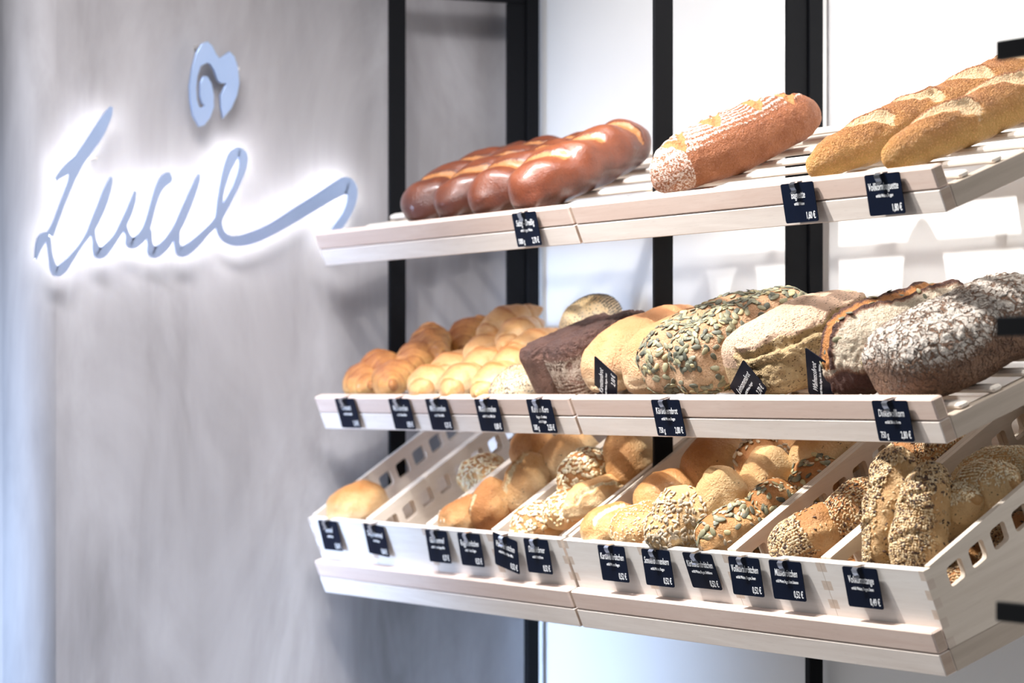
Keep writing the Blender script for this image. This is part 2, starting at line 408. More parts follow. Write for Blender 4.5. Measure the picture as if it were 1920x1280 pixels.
# ------------------------------------------------------------------ illuminated lettering on the concrete wall
m, nt, b = newmat('sky_tinted_satin_metal', .32, .75)
b.inputs['Base Color'].default_value = (.40,.53,.80,1)  # reflection of the blue sky is put into the metal's base colour
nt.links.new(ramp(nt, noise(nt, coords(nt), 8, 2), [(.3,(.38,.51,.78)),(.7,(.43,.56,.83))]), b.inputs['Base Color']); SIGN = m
m, nt, b = newmat('led_strip', .5)
b.inputs['Emission Color'].default_value = (1,.985,.97,1); b.inputs['Emission Strength'].default_value = 27; LED = m
m, nt, b = newmat('brushed_pin', .3, 1); b.inputs['Base Color'].default_value = (.75,.72,.68,1); PIN = m
STROKES = [
 [(-0.3764,0.5115,0.0032),(-0.3834,0.4969,0.0105),(-0.3995,0.4686,0.0158),(-0.4165,0.4432,0.0158),(-0.4355,0.4168,0.0147),(-0.4465,0.3927,0.0116),(-0.4545,0.3715,0.0079),(-0.4684,0.3369,0.0068),(-0.4813,0.3034,0.0068),(-0.4922,0.2794,0.0095)],
 [(-0.4813,0.3774,0.0032),(-0.4684,0.3901,0.0095),(-0.4535,0.4019,0.0137),(-0.4385,0.4157,0.0126)],
 [(-0.5179,0.2363,0.0021),(-0.5129,0.2572,0.0084),(-0.505,0.2735,0.0126),(-0.4942,0.2794,0.0095)],
 [(-0.4951,0.2737,0.0063),(-0.4912,0.2463,0.0053),(-0.4862,0.2246,0.0084),(-0.4792,0.2152,0.0126),(-0.4683,0.2211,0.0126),(-0.4544,0.2366,0.0084),(-0.4354,0.2607,0.0053),(-0.4194,0.2839,0.0074),(-0.4104,0.3003,0.0105),(-0.3964,0.3312,0.0116),(-0.3863,0.3582,0.0105),(-0.3793,0.3776,0.0063),(-0.3773,0.3862,0.0026)],
 [(-0.4134,0.2907,0.0084),(-0.4094,0.2737,0.0053),(-0.4054,0.2566,0.0105),(-0.3993,0.2491,0.0147),(-0.3863,0.257,0.0116),(-0.3691,0.2774,0.0084),(-0.356,0.2988,0.0095),(-0.3449,0.3211,0.0095),(-0.3358,0.3443,0.0074),(-0.3317,0.3617,0.0032)],
 [(-0.354,0.3007,0.0084),(-0.3459,0.2827,0.0063),(-0.3408,0.2713,0.0147),(-0.3337,0.2686,0.0137),(-0.3164,0.2834,0.0126),(-0.3073,0.3047,0.0095),(-0.2971,0.3396,0.0084),(-0.2889,0.3629,0.0095),(-0.2797,0.3786,0.0126),(-0.2695,0.3876,0.0147),(-0.2623,0.3907,0.0095)],
 [(-0.3062,0.2932,0.0084),(-0.3032,0.2683,0.0074),(-0.2991,0.2559,0.0147),(-0.2919,0.2531,0.0147),(-0.2745,0.266,0.0126),(-0.2592,0.2866,0.0105),(-0.2468,0.3062,0.0116),(-0.2335,0.3355,0.0116),(-0.2201,0.3659,0.0095),(-0.2118,0.3864,0.0063),(-0.2087,0.3962,0.0026)],
 [(-0.252,0.2945,0.0084),(-0.2509,0.2655,0.0084),(-0.2416,0.2551,0.0147),(-0.22,0.2672,0.0126),(-0.1931,0.2929,0.0095),(-0.1744,0.3118,0.0095),(-0.1567,0.3404,0.0095),(-0.1379,0.375,0.0084),(-0.1243,0.4095,0.0105),(-0.1233,0.432,0.0126),(-0.1317,0.4405,0.0105)],
 [(-0.1233,0.432,0.0116),(-0.1317,0.4405,0.0105),(-0.1432,0.4294,0.0137),(-0.1557,0.4008,0.0105),(-0.1661,0.3616,0.0074),(-0.1692,0.3314,0.0095),(-0.1702,0.3061,0.0095),(-0.1629,0.2868,0.0105),(-0.1431,0.2766,0.0126),(-0.1106,0.2812,0.0158),(-0.0685,0.2987,0.0158),(-0.0133,0.3305,0.0179),(0.0338,0.3583,0.0189),(0.0661,0.377,0.0211),(0.0855,0.3835,0.0221),(0.0953,0.3659,0.0147),(0.0855,0.334,0.0116),(0.0618,0.3008,0.0116),(0.0424,0.2766,0.0084)]]
HEART = [(-0.2082,0.4828),(-0.2205,0.5024),(-0.2255,0.5309),(-0.2267,0.5553),(-0.2214,0.5885),(-0.2142,0.6147),(-0.2037,0.6325),(-0.193,0.6373),(-0.1837,0.6299),(-0.1768,0.6158),(-0.1698,0.6075),(-0.1605,0.613),(-0.1497,0.6214),(-0.1404,0.6125),(-0.1334,0.5925),(-0.131,0.5637),(-0.1354,0.5419),(-0.1465,0.5183),(-0.162,0.5004),(-0.1659,0.519),(-0.167,0.5405),(-0.1597,0.5553),(-0.1551,0.5638),(-0.1667,0.5636),(-0.1729,0.5691),(-0.1791,0.5861),(-0.1868,0.5973),(-0.1945,0.5998),(-0.2068,0.5921),(-0.2129,0.5731),(-0.2152,0.5529),(-0.2141,0.5314),(-0.2095,0.5187),(-0.2036,0.5146),(-0.1972,0.522),(-0.2029,0.5254),(-0.207,0.5389),(-0.2064,0.5619),(-0.2006,0.5737),(-0.1929,0.574),(-0.1852,0.5614),(-0.1809,0.54),(-0.1809,0.5184),(-0.1882,0.4994),(-0.199,0.486)]
XF = -1.04
def smooth_line(P, n=6):
    P = np.array(P, float); P = np.vstack([2*P[0]-P[1], P, 2*P[-1]-P[-2]]); o = []
    for i in range(1, len(P)-2):
        for t in np.linspace(0, 1, n, endpoint=False):
            a, b, c, d = P[i-1:i+3]; o.append(.5*(2*b+(c-a)*t+(2*a-5*b+4*c-d)*t*t+(3*b-a-3*c+d)*t**3))
    o.append(P[-2]); return np.array(o)
def ribbon(st, x0, x1, ws=1.0, cap=True):
    """a stroke of varying width as a solid between the planes x0 and x1"""
    C_ = smooth_line(st); T = np.gradient(C_[:, :2], axis=0); T /= np.linalg.norm(T, axis=1)[:, None]; Q = np.stack([-T[:,1], T[:,0]], 1)
    h = np.clip(C_[:, 2], .0015, None)[:, None]/2*ws
    L = C_[:, :2]+Q*h; Rr = C_[:, :2]-Q*h; n = len(L)
    V = [(x, p[0], p[1]+Z0) for x in (x0, x1) for row in (L, Rr) for p in row]; F = []
    for i in range(n-1):
        F += [(i, i+1, n+i+1, n+i), (2*n+i, 3*n+i, 3*n+i+1, 2*n+i+1), (i, 2*n+i, 2*n+i+1, i+1), (n+i, n+i+1, 3*n+i+1, 3*n+i)]
    F += [(0, n, 3*n, 2*n), (n-1, 3*n-1, 4*n-1, 2*n-1)]
    return V, F
def ribbons(name, mat, x0, x1, ws, parent):
    V = []; F = []
    for k, st in enumerate(STROKES):
        e = k*.00004
        v, f = ribbon(st, x0, x1+e, ws); n = len(V); V += v; F += [tuple(n+i for i in q) for q in f]
    o = link(name, mesh(name, V, F, [mat]), None, None)
    o.data.transform(Matrix.Translation((-XF, 0, -Z0-.3))); o.parent = parent
    import bmesh
    bm = bmesh.new(); bm.from_mesh(o.data); bmesh.ops.recalc_face_normals(bm, faces=bm.faces); bm.to_mesh(o.data); bm.free()
    return o
sg = tag(empty('wall_lettering', Matrix.Translation((XF, 0, Z0+.3))), 'large sky-tinted metal handwritten lettering reading Lucie, glowing white from behind on the concrete wall', 'sign')
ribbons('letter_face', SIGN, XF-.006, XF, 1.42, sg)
ribbons('led_backlight', LED, XF-.0085, XF-.0065, .5, sg)
for y, z in ((-.40,.42-.3),(-.30,.29-.3),(-.13,.29-.3),(.05,.355-.3)):
    MB().box(XW-XF, -.0145, y-.002, y+.002, z-.002, z+.002).build('spacer_pin', PIN, sg)
hh = tag(empty('heart_emblem', Matrix.Translation((XF, 0, Z0+.6))), 'sky-tinted metal curled heart emblem mounted above the glowing lettering', 'emblem')
me = outline_mesh('heart_face', [[(y, z-.6) for y, z in HEART]], .004, .0006)
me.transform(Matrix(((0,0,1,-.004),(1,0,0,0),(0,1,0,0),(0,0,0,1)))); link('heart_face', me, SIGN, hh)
hy = [p[0] for p in HEART]; hz = [p[1] for p in HEART]
for y, z in ((max(hy)+.001, .592), ((min(hy)+max(hy))/2-.02, .63)):
    MB().box(XW-XF, -.0085, y-.003, y+.003, z-.003-.6, z+.003-.6).build('spacer_pin', PIN, hh)
# ------------------------------------------------------------------ bread
rng = random.Random(7)
class Lumps:
    """smooth vectorised noise: a sum of random plane waves"""
    def __init__(s, seed, freq, k=18):
        r = np.random.RandomState(seed); d = r.normal(size=(k, 3)); d /= np.linalg.norm(d, axis=1)[:, None]
        s.K = d*freq*(0.6+.8*r.rand(k))[:, None]; s.p = r.rand(k)*6.28; s.n = k
    def __call__(s, P): return np.sin(P @ s.K.T + s.p).sum(1)/math.sqrt(s.n/2)
def crust(name, pale, mid, dark, crumb=(.80,.62,.38), flour=(.86,.82,.76), rough=.55, spec=.4, speck=0.0, speckc=(.09,.05,.03), bmp=.5, var=.6, fk=.7, crack=0, coat=0, fine=420, stipple=0.0):
    m, nt, b = newmat(name, rough, 0, spec)
    at = N(nt, 'ShaderNodeAttribute', attribute_name='mask'); sp = N(nt, 'ShaderNodeSeparateColor'); nt.links.new(at.outputs['Color'], sp.inputs[0])
    v = coords(nt); n1 = noise(nt, v, 38, 5, .6); n2 = noise(nt, v, 260, 4, .65); n3 = noise(nt, v, fine, 2, .6)
    t = mth(nt, 'ADD', sp.outputs[2], mth(nt, 'MULTIPLY', mth(nt, 'SUBTRACT', n1, .5), var))
    t = mth(nt, 'ADD', t, mth(nt, 'MULTIPLY', mth(nt, 'SUBTRACT', n2, .5), .28))
    c = ramp(nt, t, [(.12, pale), (.5, mid), (.92, dark)])
    if speck:
        vo = N(nt, 'ShaderNodeTexVoronoi'); vo.inputs['Scale'].default_value = 330
        mp = N(nt, 'ShaderNodeMapping'); mp.inputs['Scale'].default_value = (1, .42, .8); mp.inputs['Rotation'].default_value = (.4, .3, .5); nt.links.new(v, mp.inputs[0]); nt.links.new(mp.outputs[0], vo.inputs['Vector'])
        k = ramp(nt, vo.outputs['Distance'], [(.0, (1,1,1)), (.24, (1,1,1)), (.34, (0,0,0))])
        k = mth(nt, 'MULTIPLY', k, ramp(nt, noise(nt, v, 110, 2), [(.62-speck*.3, (0,0,0)), (.68-speck*.3, (1,1,1))]))
        c = mixc(nt, mth(nt, 'MULTIPLY', k, .8), c, speckc)
    cm = mth(nt, 'MULTIPLY', mth(nt, 'SUBTRACT', mth(nt, 'ADD', sp.outputs[0], mth(nt, 'MULTIPLY', mth(nt, 'SUBTRACT', n2, .5), .9)), .32), 4.0, True)
    cr2 = mixc(nt, ramp(nt, n2, [(.35, (0,0,0)), (.65, (1,1,1))]), tuple(x*.72 for x in crumb), crumb)
    c = mixc(nt, cm, c, cr2)
    hsrc = mth(nt, 'ADD', mth(nt, 'MULTIPLY', n2, .6), mth(nt, 'MULTIPLY', n3, .35))
    if crack:
        wv = N(nt, 'ShaderNodeVectorMath', operation='ADD'); nz = N(nt, 'ShaderNodeTexNoise'); nz.inputs['Scale'].default_value = 60; nz.inputs['Detail'].default_value = 3; nt.links.new(v, nz.inputs['Vector'])
        sc = N(nt, 'ShaderNodeVectorMath', operation='SCALE'); sc.inputs['Scale'].default_value = .022; nt.links.new(nz.outputs['Color'], sc.inputs[0])
        nt.links.new(v, wv.inputs[0]); nt.links.new(sc.outputs[0], wv.inputs[1])
        ks = None
        for scl, wd in ((crack, .085), (crack*2.1, .10)):
            vo = N(nt, 'ShaderNodeTexVoronoi', feature='DISTANCE_TO_EDGE'); vo.inputs['Scale'].default_value = scl; nt.links.new(wv.outputs[0], vo.inputs['Vector'])
            k = ramp(nt, vo.outputs['Distance'], [(0, (1,1,1)), (wd*.35, (1,1,1)), (wd, (0,0,0))])
            g = ramp(nt, noise(nt, v, 45 if ks is None else 70, 2), [(.42, (0,0,0)), (.56, (1,1,1))])
            k = mth(nt, 'MULTIPLY', k, g); ks = k if ks is None else mth(nt, 'MAXIMUM', ks, k)
    f = mth(nt, 'ADD', sp.outputs[1], mth(nt, 'MULTIPLY', mth(nt, 'SUBTRACT', n2, .5), fk*1.6))
    f = mth(nt, 'ADD', f, mth(nt, 'MULTIPLY', mth(nt, 'SUBTRACT', n3, .5), fk*.9))
    f = mth(nt, 'MULTIPLY', mth(nt, 'SUBTRACT', f, .42), 3.5, True)
    f = mth(nt, 'MULTIPLY', f, mth(nt, 'SUBTRACT', 1.0, cm), True)
    if crack: f = mth(nt, 'MULTIPLY', f, mth(nt, 'SUBTRACT', 1.0, ks), True)
    c = mixc(nt, mth(nt, 'MULTIPLY', f, .92), c, flour)
    if stipple:
        k = ramp(nt, n3, [(.54, (0,0,0)), (.64, (1,1,1))])
        c = mixc(nt, mth(nt, 'MULTIPLY', k, stipple), c, tuple(min(1, x*1.7+.12) for x in mid))
    nt.links.new(c, b.inputs['Base Color'])
    rr = mixc(nt, f, (rough,)*3, (.9,)*3); nt.links.new(rr, b.inputs['Roughness'])
    if coat: b.inputs['Coat Weight'].default_value = coat; b.inputs['Coat Roughness'].default_value = .22
    if crack: hsrc = mth(nt, 'SUBTRACT', hsrc, mth(nt, 'MULTIPLY', ks, 1.4))
    bump(nt, b, hsrc, min(1, bmp*1.5), .009)
    return m
CR = {
 'glossy': crust('glossy_brown_crust', (.32,.105,.04), (.20,.050,.018), (.075,.019,.010), crumb=(.46,.19,.06), rough=.33, spec=.5, coat=.5, bmp=.22, var=.5),
 'rye': crust('floured_rye_crust', (.36,.14,.06), (.22,.072,.028), (.11,.034,.015), crumb=(.50,.22,.08), flour=(.86,.80,.73), rough=.6, spec=.25, bmp=.5, stipple=.3),
 'baguette': crust('baguette_crust', (.62,.36,.11), (.48,.22,.06), (.26,.09,.026), crumb=(.76,.55,.33), flour=(.80,.62,.42), rough=.5, bmp=.6, stipple=.45, fk=.9),
 'butter': crust('butter_crust', (.88,.68,.42), (.76,.43,.18), (.48,.18,.05), crumb=(.88,.66,.34), rough=.35, coat=.15, bmp=.25, var=.7),
 'croissant': crust('croissant_crust', (.80,.52,.20), (.64,.29,.085), (.30,.09,.025), crumb=(.80,.50,.20), rough=.34, coat=.2, bmp=.45, var=.8),
 'tin': crust('dark_tin_crust', (.26,.14,.10), (.145,.068,.048), (.06,.028,.024), flour=(.62,.52,.42), rough=.6, bmp=1.0, speck=.4, stipple=.12),
 'carrot': crust('carrot_bread_crust', (.76,.56,.35), (.70,.42,.23), (.58,.27,.115), crumb=(.78,.55,.28), rough=.6, bmp=.6, speck=.12, speckc=(.25,.16,.05)),
 'pumpk': crust('pumpkin_bread_crust', (.70,.50,.32), (.66,.42,.25), (.50,.27,.14), crumb=(.52,.33,.16), rough=.6, bmp=.8, speck=.25, speckc=(.22,.11,.05)),
 'linseed': crust('linseed_crust', (.56,.40,.21), (.62,.43,.25), (.76,.52,.37), crumb=(.50,.35,.15), flour=(.80,.62,.50), rough=.65, bmp=.9, speck=.85, speckc=(.13,.07,.035), var=.5),
 'walnut': crust('walnut_bread_crust', (.60,.50,.36), (.40,.20,.12), (.10,.04,.03), crumb=(.58,.24,.07), flour=(.78,.71,.57), rough=.6, bmp=.9, speck=.2, fk=.4),
 'dinkel': crust('cracked_flour_crust', (.40,.24,.15), (.26,.14,.085), (.13,.065,.04), flour=(.86,.80,.73), rough=.65, bmp=1.0, crack=44, speck=.5, fk=.55),
 'roll': crust('wheat_roll_crust', (.86,.65,.38), (.74,.44,.19), (.52,.22,.065), crumb=(.90,.74,.46), rough=.42, coat=.06, bmp=.3, var=.6),
 'brownroll': crust('brown_roll_crust', (.80,.57,.31), (.66,.36,.145), (.42,.17,.05), crumb=(.84,.64,.36), rough=.46, bmp=.4, var=.6, speck=.05),
 'seedroll': crust('seeded_roll_crust', (.80,.58,.31), (.66,.39,.17), (.48,.21,.08), crumb=(.80,.60,.32), rough=.5, bmp=.5, speck=.12, var=.6),
 'poppy': crust('poppy_roll_crust', (.86,.74,.56), (.80,.58,.30), (.66,.38,.14), rough=.5, bmp=.4, speck=.9, speckc=(.05,.055,.07)),
}
def seedmat(name, stops, rough=.45):
    m, nt, b = newmat(name, rough, 0, .4)
    at = N(nt, 'ShaderNodeAttribute', attribute_name='mask'); nt.links.new(ramp(nt, at.outputs['Fac'], stops), b.inputs['Base Color']); return m
SM = {
 'pumpkin': seedmat('pumpkin_seed_skin', [(.0,(.085,.09,.07)),(.45,(.18,.18,.125)),(.8,(.31,.29,.175)),(1,(.58,.49,.26))], .5),
 'sunflower': seedmat('sunflower_kernel', [(.0,(.38,.30,.21)),(.5,(.52,.42,.30)),(1,(.70,.58,.42))]),
 'oat': seedmat('oat_flake', [(.0,(.80,.62,.34)),(.5,(.88,.76,.52)),(1,(.93,.86,.68))], .6),
 'sesame': seedmat('sesame_seed', [(.0,(.74,.56,.32)),(.5,(.86,.72,.48)),(1,(.92,.84,.66))]),
 'mixed': seedmat('mixed_seed', [(.0,(.07,.045,.04)),(.20,(.17,.095,.06)),(.25,(.52,.34,.17)),(.6,(.68,.49,.27)),(1,(.84,.70,.48))]),
 'poppyseed': seedmat('poppy_seed', [(0,(.05,.055,.07)),(1,(.14,.15,.18))]),
}
SEED = {'pumpkin': (.0068, .0040, .0012), 'sunflower': (.0043, .0023, .0012), 'oat': (.0040, .0030, .0007), 'sesame': (.0020, .0012, .0007), 'mixed': (.0023, .0013, .0008), 'poppyseed': (.0009, .0009, .0007)}

def dough(name, L, Wd, H, p=2.2, q=2.0, n=2.0, zc=.42, nb=3.2, nu=72, nv=60, seed=1, lump=.02, slashes=(), feat=None, bend=0, brown=(.1, 1.0), taper=0, post=None, mat='roll', grain=.00035):
    """a loaf or roll: long axis y, resting on z=0.  Returns a mesh with a 'mask' attribute (crumb, flour, browning)"""
    th = (np.arange(nu+1))/nu*math.pi; ph = np.arange(nv)/nv*2*math.pi
    TH, PH = np.meshgrid(th, ph, indexing='ij'); t = -np.cos(TH)
    r = np.clip(1-np.abs(t)**p, 0, None)**(1/q); r = r*(1+taper*t)
    c = np.cos(PH); s = np.sin(PH)
    def se(v, k): return np.sign(v)*np.abs(v)**(2/k)
    X = Wd/2*r*np.where(s >= 0, se(c, n), se(c, max(n, 2.4)))
    zc_ = H*zc
    up = (H-zc_)*(.25*np.sqrt(r)+.75*r)*se(s, n); dn = zc_*np.clip(r, 0, 1)**.6*se(s, nb)
    Zc = np.where(s >= 0, up, dn)+zc_
    Y = L/2*t
    P = np.stack([X, Y, Zc], -1).reshape(-1, 3)
    C0 = np.array([0, 0, zc_]); D = P-C0
    Nn = D/np.array([Wd*Wd, L*L*1.2, H*H]); Nn /= np.linalg.norm(Nn, axis=1)[:, None]+1e-12
    sc = min(L, Wd)
    d = Lumps(seed, 2*3.0/sc)(P)*lump*sc*.5 + Lumps(seed+5, 2*8.0/sc)(P)*lump*sc*.2
    d = d+(np.abs(Lumps(seed+3, 420)(P))-.8)*grain+Lumps(seed+4, 190)(P)*grain*1.1
    top = np.clip((P[:, 2]-zc_*.6)/(H-zc_*.6), 0, 1)
    B = brown[0]+(brown[1]-brown[0])*np.clip(top, 0, 1)**.8
    Rm = np.zeros(len(P)); G = np.zeros(len(P))
    wob = Lumps(seed+9, 2*3.14/.02)(P)*.0012
    for (x0, y0, x1, y1, wd, dp, ear) in slashes:
        a = np.array([x0, y0]); e = np.array([x1, y1])-a; le = np.linalg.norm(e); e = e/le
        rel = P[:, :2]-a; al = rel @ e; ac = rel @ np.array([-e[1], e[0]])+wob
        env = np.clip(np.minimum(al, le-al)/(wd*1.6)+.25, 0, 1)*(P[:, 2] > zc_)
        wl = wd*(.35+.65*env)
        g = np.exp(-(ac/wl)**4)*env
        d -= dp*g; d += ear*np.exp(-((np.abs(ac)-wl*1.25)/(wl*.45))**2)*env*np.where(ac > 0, 1, .45)
        Rm = np.maximum(Rm, np.clip(g*1.5, 0, 1)); B += .25*np.exp(-((ac-wl*1.25)/(wl*.4))**2)*env
    if feat: 
        dd, R2, G2, B2 = feat(P, t.reshape(-1), PH.reshape(-1), top); d = d+dd; Rm = np.maximum(Rm, R2); G = np.maximum(G, G2); B = B+B2
    P = P+Nn*d[:, None]
    P[:, 2] = np.maximum(P[:, 2], 0)
    if bend:
        k = bend; ang = P[:, 1]*k; Rr = 1/k-P[:, 0]
        P = np.stack([1/k-Rr*np.cos(ang), Rr*np.sin(ang), P[:, 2]], 1)
    if post: P = post(P)
    idx = np.arange((nu+1)*nv).reshape(nu+1, nv); nx = np.roll(idx, -1, axis=1)
    F = np.stack([idx[:-1], nx[:-1], nx[1:], idx[1:]], -1).reshape(-1, 4)
    me = bpy.data.meshes.new(name); me.vertices.add(len(P)); me.vertices.foreach_set('co', P.astype(np.float32).ravel())
    me.loops.add(F.size); me.loops.foreach_set('vertex_index', F.astype(np.int32).ravel())
    me.polygons.add(len(F)); me.polygons.foreach_set('loop_start', np.arange(0, F.size, 4, dtype=np.int32))
    me.polygons.foreach_set('use_smooth', np.ones(len(F), bool)); me.update(calc_edges=True)
    a = me.attributes.new('mask', 'FLOAT_COLOR', 'POINT')
    a.data.foreach_set('color', np.stack([Rm, G, np.clip(B, 0, 1.2), np.ones(len(P))], 1).astype(np.float32).ravel())
    me.materials.append(CR[mat]); me['top'] = 1
    import bmesh
    bm = bmesh.new(); bm.from_mesh(me); bmesh.ops.remove_doubles(bm, verts=bm.verts, dist=1e-7); bmesh.ops.recalc_face_normals(bm, faces=bm.faces); bm.to_mesh(me); bm.free()
    me.polygons.foreach_set('use_smooth', np.ones(len(me.polygons), bool))
    return me
def seeds(name, me, kind, count, where, seed=1, size=1.0, lift=.15, align=None):
    """a topping of seeds lying on the crust where `where(points, normals)` is high"""
    r = np.random.RandomState(seed); n = len(me.vertices)
    P = np.zeros(n*3, np.float32); me.vertices.foreach_get('co', P); P = P.reshape(-1, 3)
    Q = np.zeros(n*3, np.float32); me.vertices.foreach_get('normal', Q) if False else me.vertices.foreach_get('co', Q)
    Q = np.array([v.normal[:] for v in me.vertices])
    ar = np.zeros(n)
    for p in me.polygons:
        for v in p.vertices: ar[v] += p.area/4
    wgt = ar*np.clip(where(P, Q), 0, None); wgt /= wgt.sum()
    a, b, c = (x*size for x in SEED[kind]); md = b*1.05
    pick = []; ids = r.choice(n, size=count*3, p=wgt)
    pos = P[ids]+r.normal(size=(len(ids), 3))*b*.4
    grid = {}
    for i in range(len(ids)):
        if len(pick) >= count: break
        k = tuple((pos[i]//md).astype(int)); ok = True
        for dx in (-1,0,1):
            for dy in (-1,0,1):
                for dz in (-1,0,1):
                    for j in grid.get((k[0]+dx, k[1]+dy, k[2]+dz), ()):
                        if np.sum((pos[i]-pos[j])**2) < md*md: ok = False
        if ok: grid.setdefault(k, []).append(i); pick.append(i)
    nu, nv = (5, 8) if kind in ('pumpkin', 'sunflower') else (3, 5)
    base = [(0, -1, 0)]
    for u in range(1, nu):
        th = math.pi*u/nu; tt = -math.cos(th)
        rr = math.sin(th)*(1-.25*tt if kind in ('pumpkin', 'sunflower', 'sesame') else 1)
        for v in range(nv): ang = 2*math.pi*v/nv; base.append((rr*math.cos(ang), tt, rr*math.sin(ang)))
    base.append((0, 1, 0)); base = np.array(base); fb = []
    for v in range(nv): fb.append((0, 1+(v+1) % nv, 1+v))
    for u in range(nu-2):
        for v in range(nv): a0 = 1+u*nv; fb.append((a0+v, a0+(v+1) % nv, a0+nv+(v+1) % nv, a0+nv+v))
    e = len(base)-1
    for v in range(nv): fb.append((e, e-nv+v, e-nv+(v+1) % nv))
    V = []; F = []; col = []
    for i in pick:
        nn = Q[ids[i]]+r.normal(size=3)*.16; nn /= np.linalg.norm(nn)+1e-9
        tv = r.normal(size=3) if align is None else np.array(align)+r.normal(size=3)*.6
        tv -= nn*(tv @ nn); tv /= np.linalg.norm(tv)+1e-9; sd = np.cross(tv, nn)
        k = .8+.4*r.rand()
        W_ = pos[i]+nn*c*(.3+lift+r.rand()*.5)
        # project position on the surface plane of its vertex
        W_ = W_-Q[ids[i]]*((pos[i]-P[ids[i]]) @ Q[ids[i]])
        V.append(W_+base[:, :1]*sd*b*k+base[:, 1:2]*tv*a*k+base[:, 2:]*nn*c*k); m0 = len(V)-1
        F += [tuple(m0*len(base)+x for x in f) for f in fb]; col += [r.rand()]*len(base)
    me2 = mesh(name, np.concatenate(V), F, [SM[kind]], smooth=True)
    at = me2.attributes.new('mask', 'FLOAT_COLOR', 'POINT'); cc = np.repeat(np.array(col)[:, None], 4, 1).astype(np.float32); cc[:, 3] = 1
    at.data.foreach_set('color', cc.ravel())
    return me2
def place(i, x, s, n, H, rot=(0,0,0)):
    """matrix of a bread whose centre sits at (x, s, n) of tray i"""
    return TM[i] @ Matrix.Translation((x, s, n)) @ Euler([R(a) for a in rot], 'XYZ').to_matrix().to_4x4() @ Matrix.Translation((0, 0, -H*.5))
def bread(name, M, me, label, cat, group=None, toppings=(), partname='crust'):
    if toppings:
        o = tag(empty(name, M), label, cat, group); link(partname, me, None, o)
        for nm, tm in toppings: tag(link(nm, tm, None, o), kind='stuff')
    else:
        o = tag(link(name, me), label, cat, group); o.matrix_world = M
    return o
# ---- top trays
def f_ridge(P, t, ph, top): return .0045*np.cos((P[:, 1]-P[:, 0]*.7+.036)*2*math.pi/.072)*top, 0, 0, .3*(1-top)
for k, (pos, lab) in enumerate([
    ((0, -0.6403, 0.1650, 0.0200), 'dark glossy brown loaf, leftmost on the top tray'),
    ((0, -0.5152, 0.1650, 0.0200), 'dark glossy brown loaf, second from the left on the top tray'),
    ((0, -0.3831, 0.1650, 0.0200), 'glossy brown slashed loaf, third from the left on the top tray'),
    ((0, -0.2326, 0.1650, 0.0220), 'big glossy brown slashed loaf nearest the middle rack on the top tray')]):
    sl = [(-.050, y-.034, .046, y+.034, .0075, .003, .0025) for y in (-.072, .0, .072)]
    me = dough('glossy_loaf', .275, .112+.008*(k == 3), .086+.004*(k == 3), p=2.8, q=2.1, n=2.1, seed=20+k, lump=.035, slashes=sl, feat=f_ridge, grain=.00012, brown=(.95-.12*k, .60-.08*k), mat='glossy', nu=110, nv=80)
    bread('glossy_loaf', place(*pos, .088, (0, 0, (-3, 2, -2, 3)[k])), me, lab, 'bread', 'glossy brown loaves')
def f_rings(P, t, ph, top):
    x = P[:, 0]; rr = np.hypot(P[:, 0]/.06, P[:, 1]/.155)
    st = .5+.5*np.cos(rr*2*math.pi*8.5+Lumps(3, 90)(P)*.35)
    G = np.clip(top*1.9-.25-P[:, 0]*6-P[:, 1]*1.5, 0, 1)*(.30+.34*st)+.16*np.clip(-P[:, 1]/.1, 0, 1)*top
    G = np.where(P[:, 1] < -.105, np.maximum(G, .50), G)
    return .0007*st*(top > .15), 0, G, -.1*(1-top)
sl = []
for y, dr in ((-.098, 1), (-.03, 1), (.045, 1), (.10, 1)):
    sl += [(-.012, y-.016, .040, y-.004, .0062, .003, .0022), (.034, y-.004, -.034, y+.030, .0062, .003, .0022)]
me = dough('floured_loaf', .305, .122, .094, p=2.5, q=2.0, n=2.0, seed=5, lump=.02, slashes=sl, feat=f_rings, brown=(.35, .55), mat='rye', nu=190, nv=150)
bread('floured_loaf', place(0, 0.2326, 0.1850, 0.0250, .094, (0, 0, -3)), me, 'oval brown loaf with floured rings and zigzag slashes on the top tray', 'bread')
for k, (pos, rz, lab) in enumerate([((0, 0.6601, 0.2620, 0.0120), 0, 'golden baguette with open slashes, further from the viewer on the top tray'), ((0, 0.8431, 0.2620, 0.0120), 2, 'golden brown wholemeal baguette nearest the right edge of the top tray')]):
    sl = [(-.026+.012*k, y-.052, .028+.004*k, y+.050, .0105, .006, .0042) for y in ((-.135, -.045, .045, .135) if k == 0 else (-.125, -.015, .095))]
    me = dough('baguette', .46, .074, .066, p=3.4, q=2.0, n=2.0, seed=40+k, lump=.03, slashes=sl, brown=(.05, .85), mat='baguette', nu=220, nv=96)
    bread('baguette', place(*pos, .066, (0, 0, rz)), me, lab, 'bread', 'baguettes')

